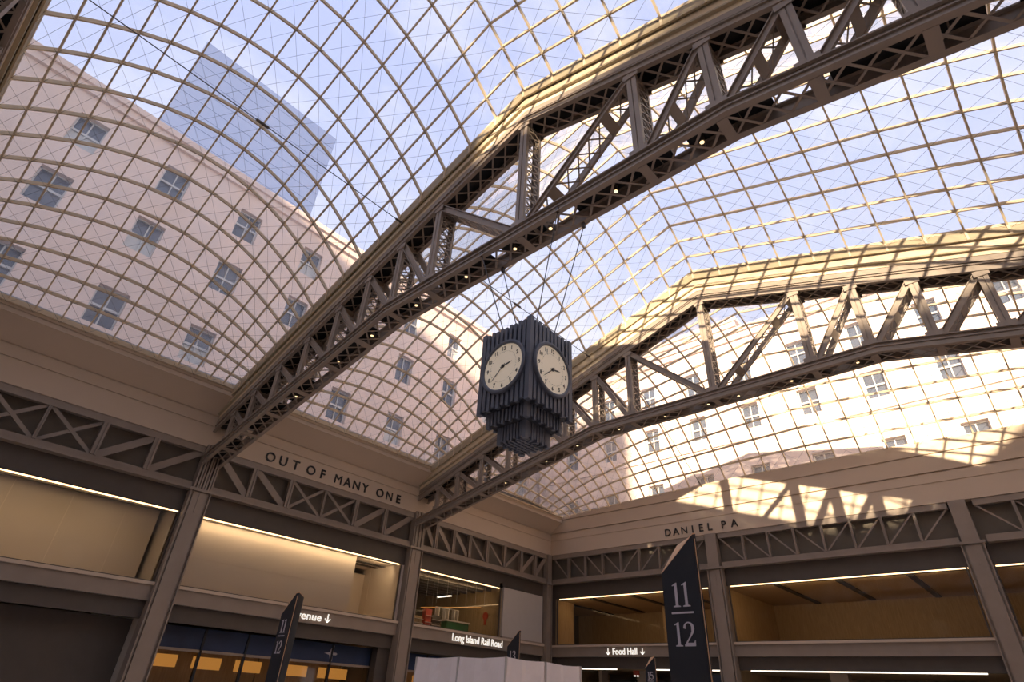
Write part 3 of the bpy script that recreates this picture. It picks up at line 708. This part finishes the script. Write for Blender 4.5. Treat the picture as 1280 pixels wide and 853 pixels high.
for k in range(4):
    R = Matrix.Rotation(k*math.pi/2, 4, 'Z') @ Matrix.Translation((0, -.955, 9.235)) @ Matrix.Rotation(math.pi/2, 4, 'X')
    d = MB().tube((0, 0, -.06), (0, 0, 0), .71, 64); d = obj('dial', d.mesh('dial', DIAL), CK, mat4=R)
    mb = MB(); N = 64
    prof = [(.70, -.12), (.70, .03), (.73, .055), (.78, .055), (.81, .03), (.81, -.12)]
    for i in range(N):
        t0, t1 = 2*math.pi*i/N, 2*math.pi*(i+1)/N; kk = len(mb.v)
        for tt in (t0, t1): mb.v += [(r_*math.cos(tt), r_*math.sin(tt), z_) for r_, z_ in prof]
        for j in range(5): mb.f.append((kk+j, kk+j+1, kk+7+j, kk+6+j))
    me = bpy.data.meshes.new('bezel'); me.from_pydata(mb.v, [], mb.f); bm = bmesh.new(); bm.from_mesh(me); bmesh.ops.remove_doubles(bm, verts=bm.verts, dist=1e-5); bmesh.ops.recalc_face_normals(bm, faces=bm.faces); bm.to_mesh(me); bm.free(); me.materials.append(CLOCKM)
    obj('bezel', me, CK, mat4=R)
    for n in range(1, 13):
        an = math.pi/2-n*math.pi/6; obj('numeral', nm_me[n], d, (.575*math.cos(an), .575*math.sin(an), .006))
    mb = MB()
    for i in range(60):
        an = i*math.pi/30; r1 = .46 if i % 5 else .44
        mb.bar((r1*math.cos(an), r1*math.sin(an), .004), (.475*math.cos(an), .475*math.sin(an), .004), .006 if i % 5 else .012, .003)
    mb.build('minute_track', LETTER, d, kind='stuff')
    def hand(ang, L, w, z, name):
        an = math.pi/2-math.radians(ang); v_ = Vector((math.cos(an), math.sin(an), 0)); s_ = Vector((-v_.y, v_.x, 0)); mb = MB()
        q = [-v_*.1-s_*w*.3, v_*L*.6-s_*w/2, v_*L, v_*L*.6+s_*w/2, -v_*.1+s_*w*.3]
        mb.prism([(p.x, p.y) for p in q], lambda u, v, d_: (u, v, z+d_), 0, .006); mb.build(name, LETTER, d)
    hand(228, .56, .030, .016, 'minute_hand'); hand(79, .33, .045, .010, 'hour_hand')
    MB().tube((0, 0, 0), (0, 0, .03), .05, 16).build('hub', LETTER, d)
for px, py in ((-.35, .55), (-.35, -.6), (.4, .55), (.4, -.65)): MB().box(px-.05, px+.05, py-.05, py+.05, ZTt-.1, ZTt+.08).build('lifting_lug', CLOCKM, CK)
# hanging rods
lbs = ['near left hanging rod from truss to clock', 'near right hanging rod from truss to clock', 'far left hanging rod from truss to clock', 'far right hanging rod from truss to clock']
for i, (x0, y0, x1, y1) in enumerate(((TX[1]-.46, 11.1, CX-.35, 9.75), (TX[1]-.46, 7.75, CX-.35, 8.6), (TX[1]+.44, 10.9, CX+.4, 9.75), (TX[1]+.44, 7.4, CX+.4, 8.55))):
    t = thing('hanging_rod', lbs[i], 'rod', (0, 0, 0), 'steel rods carrying the clock')
    z0 = 14.62 if i < 2 else 14.42
    MB().tube((x0, y0, z0), (x1, y1, ZTt+.08), .017, 6).build('rod', CABLE, t)
    MB().box(x0-.05, x0+.05, y0-.05, y0+.05, z0-.05, z0+.14).build('lug', STEELD, t)

# ------------------------------------------------------------------ track number signs
def digit_poly(ch):
    if ch == '1':
        return [[(0, .0), (.34, 0), (.34, .04), (.235, .07), (.235, 1.0), (.20, 1.0), (.0, .90), (.0, .87), (.11, .89), (.11, .07), (0, .04)]]
    if ch == '2':
        out = []
        R0, R1 = .27, .27
        outer = [(-.02, .74)]; cx_, cy_ = .25, .73
        for i in range(0, 11):
            an = math.radians(175-i*20.5); outer.append((cx_+.27*math.cos(an), cy_+.27*math.sin(an)))
        outer += [(.44, .52), (.13, .14), (.44, .14), (.50, .24), (.53, .24), (.51, 0), (-.02, 0), (-.02, .05), (.30, .45), (.37, .60)]
        for i in range(0, 7):
            an = math.radians(-20+i*28); outer.append((.23+.15*math.cos(an), .76+.19*math.sin(an)))
        outer += [(.09, .70)]
        return [outer]
    if ch == '3':
        return [[(0, .80), (.06, .95), (.22, 1.0), (.40, .95), (.46, .78), (.40, .60), (.28, .53), (.42, .46), (.50, .27), (.42, .06), (.22, 0), (.04, .05), (-.02, .20), (.08, .22), (.14, .08), (.24, .05), (.34, .12), (.36, .27), (.28, .44), (.12, .49), (.12, .54), (.26, .60), (.32, .76), (.27, .92), (.18, .94), (.10, .90), (.09, .78)]]
    return [[(.05, 1), (.44, 1), (.44, .88), (.12, .88), (.10, .62), (.26, .66), (.44, .56), (.50, .34), (.42, .08), (.22, 0), (.04, .05), (-.02, .18), (.07, .20), (.14, .08), (.24, .05), (.34, .14), (.37, .33), (.30, .52), (.18, .55), (.03, .46)]]
def track_sign(loc, rz, top, bottom, label, digit_h=.36):
    t = thing('track_sign', label, 'sign', loc, 'black track number pillars', rz)
    W2, D = .26, .26     # front face at local y=-D, facing -Y, top edge rising to the right
    hl, hr, hbl = 3.19, 3.66, 3.52
    D2 = .24
    tri = [(-W2, -D), (W2, -D), (W2+.015, -D+.07), (-W2+.03, D2)]; tops = [hl, hr, hr+.02, 3.66]
    mb = MB(); mb.hexa([(x, y, 0) for x, y in tri]+[(x, y, z) for (x, y), z in zip(tri, tops)]); obj('body', mb.mesh('body', DARK), t)
    e = .014
    mb = MB(); mb.hexa([(x, y, z+.001) for (x, y), z in zip(tri, tops)]+[(x, y, z+e) for (x, y), z in zip(tri, tops)])
    mb.build('slanted_top_panel', BRASS, t)
    MB().box(W2+.002, W2+.014, -D+.03, -D+.042, 0, hr-.05).build('edge_trim', BRASS, t)
    MB().box(-W2-.01, W2+.02, -D-.01, D2+.01, 0, .12).build('plinth', BLACK, t)
    def dig(txt, z, h):
        ws = {'1': .36, '2': .55, '3': .52, '5': .52}
        tot = sum(ws[q] for q in txt)*h + .06*h*(len(txt)-1); x = -tot/2
        for q in txt:
            for poly in digit_poly(q):
                mb = MB(); xx = x
                mb.prism([(u*h, v*h) for u, v in poly], lambda u, v, d: (xx+u, -D-.004-d, z+v), 0, .006)
                mb.build('numeral', SILVER, t)
            x += (ws[q]+.10)*h
    dig(top, 2.76, .30)
    MB().box(-.155, .155, -D-.010, -D-.002, 2.678, 2.70).build('divider_line', SILVER, t)
    dig(bottom, 2.30, .28)
    return t
HP = -math.pi/2      # local -Y faces world -X
track_sign((7.76, 3.765, 0), HP, '11', '12', 'tall black track sign numbered 11 over 12, nearest on the right')
track_sign((16.5, 14.6, 0), HP, '13', '15', 'black track sign tip numbered 13 behind the canvas booth', .36)
track_sign((26.7, 15.2, 0), HP, '15', '13', 'small far track sign numbered 15 under the Food Hall sign')
track_sign((8.10, 14.87, 0), HP, '11', '12', 'black track sign cut by the left edge, before the Avenue sign')

# ------------------------------------------------------------------ white canvas booth
BX = thing('canvas_booth', 'white canvas covered booth at the bottom centre, below the clock', 'booth', (0, 0, 0))
x0, y0, x1, y1, hh = 11.4, 10.45, 14.45, 13.8, 2.5
def wavy(p, q, n, name, base=0.0):
    mb = MB(); p = Vector(p); q = Vector(q); d_ = (q-p)/n; nn = Vector((-d_.y, d_.x, 0)).normalized(); rows = 8; th = .03
    V1 = []
    for side in (0, 1):
        for i in range(n+1):
            for j in range(rows+1):
                amp = .022*math.sin(i*1.7+j*.9)+.015*math.sin(i*3.1-j*.5); sag = -.03*math.sin(math.pi*i/n) if j == rows else 0
                V1.append(p+d_*i+nn*(amp+side*th)+Vector((0, 0, base+(hh-base)*j/rows+sag)))
    mb.v = [tuple(v) for v in V1]; R_ = rows+1; N1 = (n+1)*R_
    for i in range(n):
        for j in range(rows):
            k = i*R_+j; mb.f += [(k, k+R_, k+R_+1, k+1), (N1+k+1, N1+k+R_+1, N1+k+R_, N1+k)]
        k = i*R_+rows; mb.f.append((k, k+R_, N1+k+R_, N1+k))
    mb.build(name, CANVAS, BX)
ym = (y0+y1)/2
wavy((x0, y1, 0), (x0, ym+.02, 0), 8, 'canvas_panel'); wavy((x0, ym-.02, 0), (x0, y0, 0), 8, 'canvas_panel')
xm = (x0+x1)/2
wavy((x0, y0, 0), (xm-.02, y0, 0), 8, 'canvas_panel'); wavy((xm+.02, y0, 0), (x1, y0, 0), 8, 'canvas_panel')
wavy((x1, y0, 0), (x1, y1, 0), 8, 'canvas_panel'); wavy((x1, y1, 0), (x0, y1, 0), 8, 'canvas_panel')
MB().hexa([(x0+.05, y0+.05, hh-.10), (x1-.05, y0+.05, hh-.10), (x1-.05, y1-.05, hh-.10), (x0+.05, y1-.05, hh-.10), (x0+.05, y0+.05, hh-.03), (x1-.05, y0+.05, hh-.03), (x1-.05, y1-.05, hh-.03), (x0+.05, y1-.05, hh-.03)]).build('canvas_roof', CANVAS, BX)
for px, py in ((x0, y0), (x1, y0), (x0, y1), (x1, y1), (x0, ym), (xm, y0)):
    MB().tube((px+.02, py+.02, 0), (px+.02, py+.02, hh), .03, 8).build('pole', WHITEP, BX)

# ------------------------------------------------------------------ buildings outside the glass
def building(name, label, face, s0, s1, z0, z1, rows, cols, mat, thick=8, wins=(1.75, 2.7)):
    t = thing(name, label, 'building', (0, 0, 0))
    def bx(mb, sa, sb, d0, d1, za, zb_):
        if face[0] == 'y': mb.box(sa, sb, face[1]+d0*face[2], face[1]+d1*face[2], za, zb_)
        else: mb.box(face[1]+d0*face[2], face[1]+d1*face[2], sa, sb, za, zb_)
    ww, wh = wins; edges = []
    cs = sorted(cols)
    # wall built in strips around the window holes
    mb = MB(); bx(mb, s0, s1, 1, thick, z0, z1)
    prev = s0
    for c_ in cs:
        bx(mb, prev, c_-ww/2, 0, 1, z0, z1)
        zz = z0
        for r_ in sorted(rows):
            bx(mb, c_-ww/2, c_+ww/2, 0, 1, zz, r_); zz = r_+wh
        bx(mb, c_-ww/2, c_+ww/2, 0, 1, zz, z1); prev = c_+ww/2
    bx(mb, prev, s1, 0, 1, z0, z1); mb.build('stone_wall', mat, t)
    mb = MB(); bx(mb, s0-.3, s1+.3, -.45, thick, z1, z1+.5); bx(mb, s0-.1, s1+.1, -.25, 0, z1-.6, z1); mb.build('cornice', mat, t)
    for r_ in sorted(rows)[1:-1:2] or sorted(rows)[:1]:
        mb = MB(); bx(mb, s0, s1, -.15, 0, r_-1.0, r_-.75); mb.build('string_course', mat, t)
    k = 0
    for c_ in cs:
        for r_ in rows:
            mb = MB(); bx(mb, c_-ww/2, c_+ww/2, .35, .45, r_, r_+.1); bx(mb, c_-ww/2, c_+ww/2, .35, .45, r_+wh-.1, r_+wh); bx(mb, c_-.04, c_+.04, .35, .45, r_, r_+wh)
            bx(mb, c_-ww/2, c_-ww/2+.1, .35, .45, r_, r_+wh); bx(mb, c_+ww/2-.1, c_+ww/2, .35, .45, r_, r_+wh); bx(mb, c_-ww/2, c_+ww/2, .33, .45, r_+wh*.48, r_+wh*.54)
            w_ = mb.build('window', BLIND, t)
            mb = MB(); bx(mb, c_-ww/2, c_+ww/2, .5, .55, r_, r_+wh); mb.build('pane', WINB, w_)
            if (k*7) % 3 == 0:
                mb = MB(); bx(mb, c_-ww/2+.1, c_+ww/2-.1, .46, .49, r_+.05, r_+wh*.48); mb.build('blind', BLIND, w_)
            k += 1
    return t
building('stone_building', 'pale stone building with windows behind the left wall, seen through the glass', ('y', 38, 1), -30, 56, 9.46, 35.6,
         (14.0, 19.5, 25.4, 30.6), [-20+5.6*i+.9 for i in range(13)], STONE)
building('stone_building', 'sunlit stone building behind the end wall, seen through the glass at right', ('x', 45, 1), -12, 37.5, 9.01, 31.2,
         (16.5, 21.9, 26.4), [-9+4.7*i for i in range(10)], STONE, wins=(1.5, 2.2))
building('stone_penthouse', 'taller sunlit stone block set back behind the end wall building', ('x', 53.6, 1), 17.0, 36.8, 0, 38.5,
         (33.4,), [20, 24, 28, 32], STONE, wins=(1.4, 2.2))
building('stone_wing', 'stone wing along the right side of the hall roof', ('y', -20, -1), -30, 50, 0, 27,
         (14.0, 19.5), [-22+8*i for i in range(9)], STONE)
# glass skyscraper beyond
t = thing('glass_skyscraper', 'dark blue glass skyscraper behind the glass roof at upper left', 'skyscraper')
MB().box(2, 52, 150, 190, 0, 181).build('tower_body', TOWERB, t)
for k in range(22):
    MB().box(2, 52, 149.9, 150, 70+k*5, 70.15+k*5).build('floor_band', TOWERB, t)
# office tower behind the viewer, between the low sun and half the roof
t = thing('office_tower', 'broad office tower behind the hall, on the sun side', 'building')
SH0 = 12-.4142*10.3      # y where the shadow plane crosses x = 0
MB().box(-110, -85, SH0-.4142*85, 70, 0, 62).build('tower_body', STONE, t)
for k in range(10): MB().box(-85, -84.6, SH0-.4142*85, 70, 8+k*5.5, 9+k*5.5).build('floor_band', WINB, t)

t = thing('added_sun_blocker', 'added unseen block behind the hall, keeping low sun off the interior', 'building')
MB().box(-110, -88, -120, SH0-.4142*88, 0, 20.1+98.3*.27).build('block_body', STONE, t)  # added, unseen; height set so its shadow covers the lower interior
